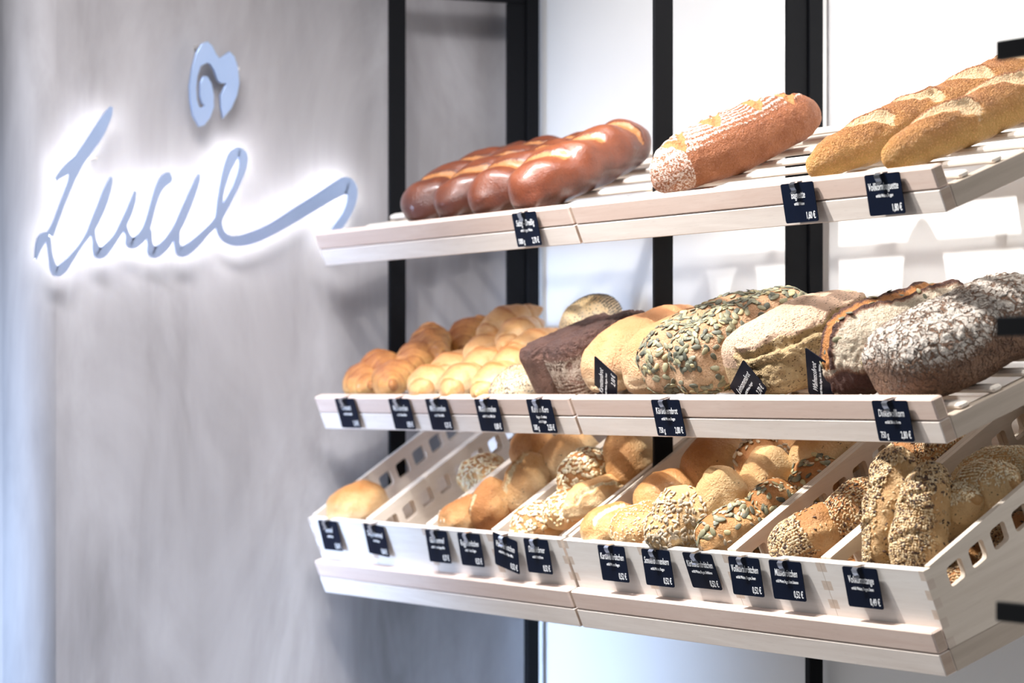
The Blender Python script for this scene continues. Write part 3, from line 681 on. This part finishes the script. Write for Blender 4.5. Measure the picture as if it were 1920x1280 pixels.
# ---- middle trays : croissants and milk horns
def horn(name, L, Wd, H, bend, steps, mat, seed, amp=.14, brown=(.15, .8), wrap=1.2):
    def feat(P, t, ph, top):
        u = (np.abs(t)*steps+.35*np.sin(ph)*0+.10*P[:, 0]/Wd*wrap) % 1.0
        saw = np.clip(1-u, 0, 1)
        d = (saw-.5)*amp*Wd*.5*(1-np.abs(t)**3)
        return d, 0, 0, .30*np.clip(1-u*5, 0, 1)-.22*np.clip((u-.6)*2.5, 0, 1)+.25*np.abs(t)**4
    return dough(name, L, Wd, H, p=1.5, q=1.15, n=2.0, zc=.45, nb=2.6, seed=seed, lump=.03, feat=feat, bend=bend, brown=brown, mat=mat, nu=110, nv=44)
CRO = [horn('croissant', .155, .078, .060, 7, 3.4, 'croissant', 60+k) for k in range(3)]
HRN = [horn('milk_horn', .150, .080, .056, 5, 1.6, 'butter', 70+k, amp=.07, brown=(.1, .75)) for k in range(3)]
for k, (pos, rot, lab) in enumerate([
    ((1, -0.9022, 0.0650, 0.0076), (0,0,60), 'flaky croissant at the left front corner of the middle tray'),
    ((1, -0.7705, 0.0650, 0.0133), (0,0,48), 'flaky croissant behind the front lip, second from the left on the middle tray'),
    ((1, -0.8961, 0.1000, 0.0164), (14,-10,78), 'croissant with a dark burnt tip in the lower pile on the middle tray'),
    ((1, -0.8390, 0.1500, 0.0147), (0,8,40), 'croissant in the second row of the pile, under the topmost croissant'),
    ((1, -0.8525, 0.1900, 0.0280), (18,-8,64), 'topmost croissant with a brown tip, leaning on the croissant pile'),
    ((1, -0.8945, 0.2400, 0.0003), (0,0,20), 'croissant at the back of the pile, beside the milk horns'),
    ((1, -0.8786, 0.2800, 0.0094), (8,0,35), 'darker brown croissant at the back of the middle tray beside the pale milk horns')]):
    bread('croissant', place(*pos, .06, rot), CRO[k % 3], lab, 'pastry', 'croissants')
for k, (pos, rot, lab) in enumerate([
    ((1, -0.6254, 0.0650, 0.0067), (0,0,34), 'pale milk horn at the front lip, leftmost of the front row'),
    ((1, -0.4944, 0.0650, 0.0062), (0,0,28), 'pale milk horn at the front lip, middle of the front row'),
    ((1, -0.3687, 0.0650, 0.0058), (0,0,22), 'pale milk horn at the front lip, rightmost of the front row'),
    ((1, -0.6440, 0.1200, 0.0087), (0,0,40), 'pale milk horn in the second row, leftmost above the front row'),
    ((1, -0.5175, 0.1200, 0.0117), (0,0,30), 'pale milk horn in the second row, middle above the front row'),
    ((1, -0.4012, 0.1200, 0.0128), (0,0,20), 'pale milk horn in the second row, next to the dark tin loaf'),
    ((1, -0.5934, 0.1700, 0.0213), (0,0,45), 'pale milk horn half buried under the three topmost horns'),
    ((1, -0.4427, 0.1900, 0.0183), (-6,0,12), 'golden milk horn with a white end, lowest of the three topmost horns'),
    ((1, -0.5147, 0.2000, 0.0351), (0,-10,30), 'golden milk horn lying across the top of the horn pile'),
    ((1, -0.6250, 0.2400, 0.0463), (0,6,8), 'highest milk horn, in front of the black rack post')]):
    bread('milk_horn', place(*pos, .056, rot), HRN[k % 3], lab, 'pastry', 'milk horns')
def f_pop(P, t, ph, top): return 0, 0, np.clip(top-.3, 0, 1)*.25, -.3
me = dough('poppy_roll', .10, .085, .06, seed=80, brown=(.1,.5), mat='poppy')
bread('poppy_roll', place(1, -0.3012, 0.0650, -0.0039, .06, (0,0,20)), me, 'roll dusted with poppy seeds at the foot of the dark tin loaf', 'roll', toppings=[('poppy_seeds', seeds('poppy_seeds', me, 'poppyseed', 700, lambda P, Q: (Q[:, 2] > .1)*1.0, 3))])
me = dough('poppy_roll', .13, .10, .07, seed=81, brown=(.1,.5), mat='poppy')
bread('poppy_roll', place(1, -0.3144, 0.2400, 0.0447, .07, (0,0,30)), me, 'large poppy seed roll behind the dark tin loaves', 'roll', toppings=[('poppy_seeds', seeds('poppy_seeds', me, 'poppyseed', 1100, lambda P, Q: (P[:, 1] > -.01)*(Q[:, 2] > 0)*1.0, 4))])
# dark tin loaves
def flare(f, H): 
    def g(P): P = P.copy(); k = 1+f*(P[:, 2]/H-.6); P[:, 0] *= k; P[:, 1] *= 1+(k-1)*.5; return P
    return g
def f_tin(P, t, ph, top):
    rough = np.abs(Lumps(11, 330)(P))*.0022*np.clip((P[:, 2]-.07)/.02, 0, 1)
    return -rough, 0, 0, .2*np.clip((P[:, 2]-.075)/.01, 0, 1)
me = dough('tin_loaf', .17, .088, .094, p=9, q=3.5, n=5.5, zc=.5, nb=6, seed=90, lump=.02, feat=f_tin, brown=(.25,.6), mat='tin', nu=120, nv=120, post=flare(.2,.098))
bread('tin_loaf', place(1, -0.1752, 0.1250, 0.0250, .098, (0,0,-6)), me, 'dark brown square tin loaf, the left one beside the milk horns', 'bread', 'dark tin loaves')
def f_tin2(P, t, ph, top):
    side = np.clip((.078-P[:, 2])/.01, 0, 1); st = .5+.5*np.sin(P[:, 2]*2*math.pi/.0058+Lumps(4, 60)(P)*.5)
    rough = np.abs(Lumps(12, 330)(P))*.0024*np.clip((P[:, 2]-.07)/.02, 0, 1)
    return side*st*.0016-rough, 0, side*(.38+.32*st)+.15*np.clip((P[:, 2]-.06)/.02,0,1), .25*np.clip((P[:, 2]-.075)/.01, 0, 1)
me = dough('tin_loaf', .175, .090, .098, p=9, q=3.5, n=5.5, zc=.5, nb=6, seed=91, lump=.02, feat=f_tin2, brown=(.05,.6), mat='tin', nu=120, nv=150, post=flare(.2,.1))
bread('tin_loaf', place(1, -0.0865, 0.1250, 0.0270, .102, (0,0,-3)), me, 'tin loaf with pale ribbed sides and dark cracked top, beside the carrot bread', 'bread', 'dark tin loaves')
# carrot breads
for k, (pos, lab) in enumerate([((1, 0.0291, 0.1400, 0.0280), 'light orange carrot bread, the left one, behind the propped price tag'), ((1, 0.1500, 0.1400, 0.0280), 'light orange carrot bread squeezed against the pumpkin seed bread')]):
    def f_car(P, t, ph, top): 
        cr_ = np.exp(-((P[:, 2]-.030-.004*Lumps(6, 70)(P))/.004)**2)*(P[:, 0] > 0)
        return -.003*cr_, 0, np.where(P[:, 2] < .03, .12, .05), -.25*(P[:, 2] < .045)
    me = dough('carrot_bread', .225, .132, .100, p=2.6, q=2.2, n=2.4, zc=.45, seed=100+k, lump=.04, feat=f_car, brown=(.1,.95), mat='carrot', nu=110, nv=90)
    bread('carrot_bread', place(*pos, .1, (0,0,(-2, 2)[k])), me, lab, 'bread', 'carrot breads')
# pumpkin seed breads
for k, (pos, lab) in enumerate([((1, 0.2286, 0.1500, 0.0340), 'loaf covered in green pumpkin seeds, the left one beside the carrot bread'), ((1, 0.3088, 0.1550, 0.0340), 'loaf covered in green pumpkin seeds, leaning on the linseed bread')]):
    me = dough('pumpkin_seed_bread', .25, .110, .112, p=3.0, q=2.4, n=2.6, zc=.45, seed=110+k, lump=.03, brown=(.2,.8), mat='pumpk', nu=110, nv=90)
    bread('pumpkin_seed_bread', place(*pos, .112, (0,0,(-2, 1)[k])), me, lab, 'bread', 'pumpkin seed breads', toppings=[('pumpkin_seeds', seeds('pumpkin_seeds', me, 'pumpkin', 620, lambda P, Q: np.where(P[:, 2] > .052, 1.0, np.where(P[:, 2] < .03, .7, .12))*(np.sin(P[:, 0]*55+k)*.35+.8), 5+k))])
# linseed bread
def f_lin(P, t, ph, top):
    e = P[:, 2]-(.093+.004*Lumps(8, 60)(P)+.0025*Lumps(9, 160)(P)); side = P[:, 0] > -.005
    ear = np.exp(-((e-.003)/.003)**2)*side*(.0035+.0018*Lumps(31, 120)(P))
    gro = np.exp(-((e+.006)/.006)**2)*side*(.009+.002*Lumps(32, 150)(P))
    e2 = P[:, 2]-(.052+.006*Lumps(18, 50)(P)); g2 = np.exp(-(e2/.003)**2)*side*.0035
    rough = (np.abs(Lumps(13, 420)(P))*.0016+np.abs(Lumps(33, 200)(P))*.0022*(P[:, 2] > .045))*side*(e < 0)
    low = (e < 0)*side
    return ear-gro-g2+rough*.6, .15*low, np.where(e > 0, .22+.1*Lumps(15, 60)(P), .02), np.where(e > 0, .45, -.35)*side+np.where(side, 0, .45*(P[:,2] > .06)-.25*(P[:,2]<.06))
me = dough('linseed_bread', .225, .182, .112, p=4.2, q=2.8, n=2.5, zc=.50, nb=4, seed=120, lump=.03, feat=f_lin, brown=(.45,.5), mat='linseed', nu=190, nv=170)
bread('linseed_bread', place(1, .492, .145, .034, .12, (0,0,0)), me, 'large linseed bread with a torn rough side, behind the second propped tag', 'bread')
# walnut bread
def f_wal(P, t, ph, top):
    xx = P[:, 0]+.004+.004*Lumps(21, 50)(P)
    g = np.exp(-(xx/.015)**4)*(P[:, 2] > .055)*(np.abs(P[:, 1]) < .115)
    e = np.exp(-((np.abs(xx)-.018)/.004)**2)*(P[:, 2] > .055)*(np.abs(P[:, 1]) < .115)
    up = np.clip((P[:, 2]-.042-.004*Lumps(22, 80)(P))/.008, 0, 1)
    return -.002*g+.005*e+np.abs(Lumps(23, 380)(P))*.0014, g, .62*up*(1-g)*(1-.9*e), .6*(1-up)+.9*e
me = dough('walnut_bread', .225, .135, .112, p=3.2, q=2.4, n=2.2, zc=.45, seed=130, lump=.04, feat=f_wal, brown=(.5,.35), mat='walnut', nu=170, nv=140)
bread('walnut_bread', place(1, 0.7425, 0.1400, 0.0350, .115, (0,0,-4)), me, 'floury walnut bread with a reddish split and a dark base', 'bread', toppings=[('scattered_seeds', seeds('scattered_seeds', me, 'pumpkin', 46, lambda P, Q: (P[:, 2] > .05)*1.0, 9, size=.95))])
# cracked flour bread
def f_din(P, t, ph, top):
    up = np.clip((P[:, 2]-.038-.010*Lumps(25, 40)(P))/.03, 0, 1)
    return np.abs(Lumps(26, 420)(P))*.0012*up, 0, .24+.46*up, .15*(1-up)
me = dough('spelt_bread', .255, .186, .115, p=3.8, q=2.8, n=2.3, zc=.50, nb=4, seed=140, lump=.03, feat=f_din, brown=(.3,.5), mat='dinkel', nu=200, nv=170)
bread('spelt_bread', place(1, .890, .143, .036, .128, (0,0,2)), me, 'big dark bread with cracked white flour at the right end of the middle tray', 'bread')

# ---- rolls in the slotted boxes
def split(y0=0, w_=.0035, dp=.004, ear=.003, x=.0): return [(x-.004, -.04, x+.004, .04, w_, dp, ear)]
RM = {}
RM['plain'] = [dough('wheat_roll', .094, .088, .062, seed=200+k, lump=.04, brown=(.05,.95), mat='roll', slashes=split(x=.02) if k == 1 else ()) for k in range(3)]
RM['brown'] = [dough('brown_roll', .098, .080, .064, seed=210+k, lump=.05, brown=(.12,.95), mat='brownroll') for k in range(2)]
RM['split'] = [dough('split_roll', .115, .084, .068, seed=220, lump=.04, brown=(-.05,.62), mat='brownroll', slashes=[(-.002, -.05, .004, .05, .005, .010, .004)])]
RM['crack'] = [dough('cracked_roll', .095, .072, .075, seed=221, lump=.05, brown=(.35,1.15), mat='brownroll', slashes=[(-.02, -.02, -.012, .02, .003, .004, .002), (.0, -.02, .01, .02, .003, .004, .002)])]
RM['slash'] = [dough('slashed_roll', .125, .064, .058, p=2, q=1.6, seed=222, lump=.04, brown=(-.2,.6), mat='roll', slashes=[(.012, -.045, .018, .045, .003, .005, .003)])]
RM['tall'] = [dough('tall_roll', .115, .085, .07, p=2.6, seed=223, lump=.03, brown=(-.3,.7), mat='brownroll')]
RM['trap'] = [dough('kernel_roll', .105, .085, .072, p=3.2, q=2.4, n=2.6, seed=230+k, lump=.06, brown=(-.1,.55), mat='seedroll') for k in range(2)]
RM['long'] = [dough('seeded_stick', .165, .068, .060, p=3.0, q=1.9, seed=240+k, lump=.06, brown=(.1,.6), mat='seedroll', slashes=[(-.02, -.03, .02, -.012, .004, .004, .002), (-.02, .02, .02, .038, .004, .004, .002)]) for k in range(2)]
RM['oval'] = [dough('sesame_roll', .135, .074, .06, p=2.3, q=1.7, seed=250, lump=.05, brown=(-.1,.5), mat='roll')]
RM['horn'] = [horn('wholemeal_horn', .165, .088, .072, 6, 2.2, 'seedroll', 260+k, amp=.12, brown=(.0,.6)) for k in range(2)]
front = lambda P, Q: (Q[:, 1] < .1)*1.0
allu = lambda P, Q: (Q[:, 2] > -.15)*1.0
T = {}
def topping(key, kind, count, where, seed=1, size=1.0):
    base, k = key; return ('%s_topping' % kind, seeds('%s_topping' % kind, RM[base][k], kind, count, where, seed, size))
T['sun'] = [topping(('trap', 0), 'sunflower', 480, lambda P, Q: (P[:, 1] < .028)*1.0+.02, 1)]
T['sun2'] = [topping(('trap', 1), 'sunflower', 170, lambda P, Q: (P[:, 1] < -.005)*1.0+.01, 2)]
T['sun3'] = [topping(('brown', 0), 'sunflower', 90, lambda P, Q: (Q[:, 2] > -.3)*(P[:, 1] < .02)*1.0, 3, 1.1)]
T['pump'] = [topping(('brown', 1), 'pumpkin', 75, allu, 4, 1.0), topping(('brown', 1), 'sunflower', 45, allu, 14)]
T['pump2'] = [topping(('brown', 0), 'pumpkin', 60, lambda P, Q: (P[:, 1] < .0)*1.0, 5), topping(('brown', 0), 'oat', 60, allu, 15)]
T['oat'] = [topping(('brown', 0), 'oat', 330, allu, 6, 1.1)]
T['oat2'] = [topping(('plain', 2), 'oat', 300, allu, 7, 1.1)]
T['ses'] = [topping(('plain', 0), 'sesame', 500, allu, 8)]
T['mix'] = [topping(('brown', 1), 'mixed', 1500, lambda P, Q: (P[:, 1] < .004)*(Q[:, 2] > -.5)*1.0+.01, 9, 1.1)]
T['mix2'] = [topping(('brown', 0), 'mixed', 1500, lambda P, Q: (P[:, 0] > -.02)*1.0+.01, 10)]
T['stick0'] = [topping(('long', 0), 'mixed', 2600, lambda P, Q: (Q[:, 2] > -.2)*(P[:, 0] < .02)*1.0+.03, 11, 1.15)]
T['stick1'] = [topping(('long', 1), 'mixed', 2600, lambda P, Q: (Q[:, 2] > -.2)*(P[:, 0] < .026)*1.0+.03, 12, 1.15)]
T['oval'] = [topping(('oval', 0), 'sesame', 1500, lambda P, Q: (Q[:, 2] > -.1)*(P[:, 1] < .05)*1.0, 13)]
T['horn'] = [topping(('horn', 0), 'sesame', 1500, lambda P, Q: (Q[:, 2] > .0)*1.0, 16, 1.25)]
T['horn1'] = [topping(('horn', 1), 'sesame', 1000, lambda P, Q: (Q[:, 2] > .2)*1.0, 17, 1.25)]
ROLLS = [ # (tray, x, s, n), kind, variant, topping, rotation, scale, label
 # box 1
 ((2, -0.9051, 0.0802, 0.0833), 'plain', 0, None, (0,0,20), 1.2, 'round golden roll alone at the front of the leftmost box'),
 # box 2
 ((2, -0.5763, 0.1871, 0.1073), 'plain', 2, 'oat2', (0,0,30), .95, 'oat-sprinkled roll halfway up the second box from the left'),
 # box 3
 ((2, -0.4475, 0.0709, 0.0810), 'brown', 1, 'ses3', (0,0,15), .95, 'small brown roll with a few seeds at the front of the third box'),
 ((2, -0.3775, 0.0932, 0.0896), 'crack', 0, None, (62,0,-12), .98, 'smooth brown roll standing on end in the third box'),
 ((2, -0.3475, 0.1525, 0.1090), 'split', 0, None, (38,0,8), 1.0, 'large pale roll with a deep dark split in the third box'),
 ((2, -0.4275, 0.2245, 0.1424), 'brown', 0, None, (20,0,40), 1.0, 'brown roll at the back of the third box, above the split roll'),
 ((2, -0.3375, 0.2331, 0.1209), 'tall', 0, None, (15,0,-30), 1.08, 'large smooth pale roll in the third box, right of the split roll'),
 # box 4
 ((2, -0.1937, 0.0803, 0.0752), 'brown', 0, 'oat', (0,0,20), 1.0, 'oat flake roll at the front of the fourth box from the left'),
 ((2, -0.1287, 0.1100, 0.0892), 'plain', 2, 'oat2', (0,0,60), .95, 'oat flake roll behind the front roll, half under the slashed roll'),
 ((2, -0.0737, 0.1352, 0.1007), 'slash', 0, None, (0,14,-2), 1.0, 'pale long roll with one curved slash in the fourth box'),
 ((2, -0.1587, 0.1733, 0.1251), 'brown', 0, 'oat', (18,0,15), 1.08, 'big oat flake roll above the slashed roll in the fourth box'),
 ((2, -0.0737, 0.2112, 0.1334), 'tall', 0, None, (66,0,25), 1.0, 'tall smooth roll standing at the back of the fourth box beside the middle rack'),
 # box 5
 ((2, 0.0639, 0.0747, 0.0839), 'plain', 1, None, (0,0,10), 1.0, 'plain potato roll at the front left of the fifth box'),
 ((2, 0.1489, 0.0779, 0.0842), 'plain', 0, 'ses', (0,0,-10), .98, 'potato roll with crumbly sesame sprinkles at the front right of the fifth box'),
 ((2, 0.1189, 0.1565, 0.1012), 'plain', 2, None, (0,0,-25), 1.15, 'wide plain potato roll behind the two front ones in the fifth box'),
 ((2, 0.1489, 0.2376, 0.1251), 'brown', 0, None, (24,0,10), 1.22, 'large golden potato roll at the back of the fifth box'),
 # box 6
 ((2, 0.3097, 0.0647, 0.1048), 'trap', 0, 'sun', (40,0,10), 1.02, 'roll thickly covered in sunflower seeds at the front of the sixth box'),
 ((2, 0.3477, 0.1101, 0.1159), 'trap', 1, 'sun2', (32,0,-20), 1.0, 'roll with sunflower seeds on one end and a pale bare top'),
 ((2, 0.4277, 0.0752, 0.0880), 'brown', 1, 'pump', (8,0,-20), 1.08, 'roll with green pumpkin seeds at the front right of the sixth box'),
 ((2, 0.3677, 0.1843, 0.1142), 'trap', 1, None, (30,0,-10), 1.06, 'pale angular roll in the middle of the sixth box'),
 ((2, 0.4377, 0.1552, 0.0998), 'brown', 0, 'pump2', (10,0,20), .95, 'roll with pumpkin seeds and oat flakes against the box divider'),
 ((2, 0.3277, 0.2318, 0.1346), 'brown', 0, 'sun3', (10,0,20), 1.22, 'large roll with pale sunflower seeds just under the middle tray'),
 ((2, 0.4177, 0.2763, 0.1264), 'tall', 0, None, (-10,0,0), 1.05, 'bare golden roll at the back of the sixth box, dark underneath'),
 ((2, 0.4477, 0.2273, 0.1051), 'brown', 1, 'pump', (20,0,50), 1.0, 'roll with long pumpkin seeds half hidden behind the slotted side'),
 # box 7
 ((2, 0.6265, 0.0801, 0.0828), 'brown', 1, 'mix', (12,0,-28), 1.16, 'half-seeded muesli roll at the front of the seventh box'),
 ((2, 0.6565, 0.1552, 0.0948), 'brown', 0, 'mix2', (25,0,-10), 1.15, 'muesli roll behind the front one, next to the seeded sticks'),
 ((2, 0.6465, 0.2616, 0.1171), 'brown', 1, 'mix', (20,0,-30), 1.2, 'muesli roll high in the seventh box under the middle tray'),
 ((2, 0.6965, 0.2933, 0.1227), 'brown', 0, 'mix2', (0,0,20), 1.05, 'seeded roll at the very back of the seventh box'),
 # box 8
 ((2, 0.8203, 0.1023, 0.1152), 'long', 0, 'stick0', (58,-4,-14), 1.12, 'long seeded stick standing at the left of the rightmost box'),
 ((2, 0.8953, 0.0988, 0.1042), 'long', 1, 'stick1', (52,8,20), 1.06, 'shorter seeded stick leaning beside it, nearer the right side board'),
 ((2, 0.8753, 0.1613, 0.0999), 'horn', 0, 'horn', (20,0,-75), .98, 'curved roll dusted with white sesame, in front of its twin in the rightmost box'),
 ((2, 0.9053, 0.1981, 0.1138), 'horn', 1, 'horn1', (10,0,-70), 1.0, 'curved roll with a bare brown tip in the middle of the rightmost box'),
 ((2, 0.8653, 0.2648, 0.1111), 'oval', 0, 'oval', (0,14,-62), 1.1, 'sesame roll topmost at the back of the rightmost box'),
]
T['ses3'] = [topping(('brown', 1), 'sunflower', 22, allu, 18, .9)]
grp = {}
for k, (pos, kind, v, tp, rot, sc, lab) in enumerate(ROLLS):
    me = RM[kind][v]; H = max(p.co.z for p in me.vertices)
    M = place(*pos, H*sc, rot) @ Matrix.Scale(sc, 4)
    nm = {'plain': 'wheat_roll', 'brown': 'brown_roll', 'split': 'split_roll', 'crack': 'cracked_roll', 'slash': 'slashed_roll', 'tall': 'tall_roll', 'trap': 'kernel_roll', 'long': 'seeded_stick', 'oval': 'sesame_roll', 'horn': 'wholemeal_horn'}[kind]
    bread(nm, M, me, lab, 'roll', 'rolls in the slotted boxes', toppings=T[tp] if tp else ())
LOW = {0: 'plain', 1: 'plain', 2: 'brown', 3: 'plain', 4: 'plain', 5: 'brown', 6: 'brown', 7: 'brown'}
low_l = ['plain roll in the bottom layer of the leftmost box, seen through the slots', None, 'brown roll in the bottom layer of the third box', 'plain roll in the bottom layer of the fourth box',
  'plain roll in the bottom layer of the fifth box', 'brown roll in the bottom layer of the sixth box, seen through the slots', 'brown roll in the bottom layer of the seventh box, seen through the slots', 'seeded roll in the bottom layer of the rightmost box, seen through its slotted side']
for bi, (p, q) in enumerate(BX):
    if bi == 1: continue
    c = (p+q)/2; n = 0
    for row in range(4):
        for dx in ((-.060, .060) if bi not in (0,) else (.06,)):
            s = .095+row*.088+rng.uniform(-.004, .004); n += 1
            sc = rng.uniform(.98, 1.06); kind = LOW[bi]; me = RM[kind][n % 2]
            H = .063*sc
            M = place(2, c+dx, s, N0+.0065+H/2, H, (0, 0, rng.uniform(-25, 25))) @ Matrix.Scale(sc, 4)
            tp = ()
            if bi == 7: tp = T['mix'] if n % 2 else T['mix2'][:1]; me = RM['brown'][1 if n % 2 else 0]
            if bi == 5 and n % 2: me = RM['brown'][1]; tp = T['pump'][:1]
            bread('buried_roll', M, me, low_l[bi], 'roll', 'bottom layer rolls, box %s' % ('one','two','three','four','five','six','seven','eight')[bi], toppings=tp)
print('objects', len(bpy.data.objects))
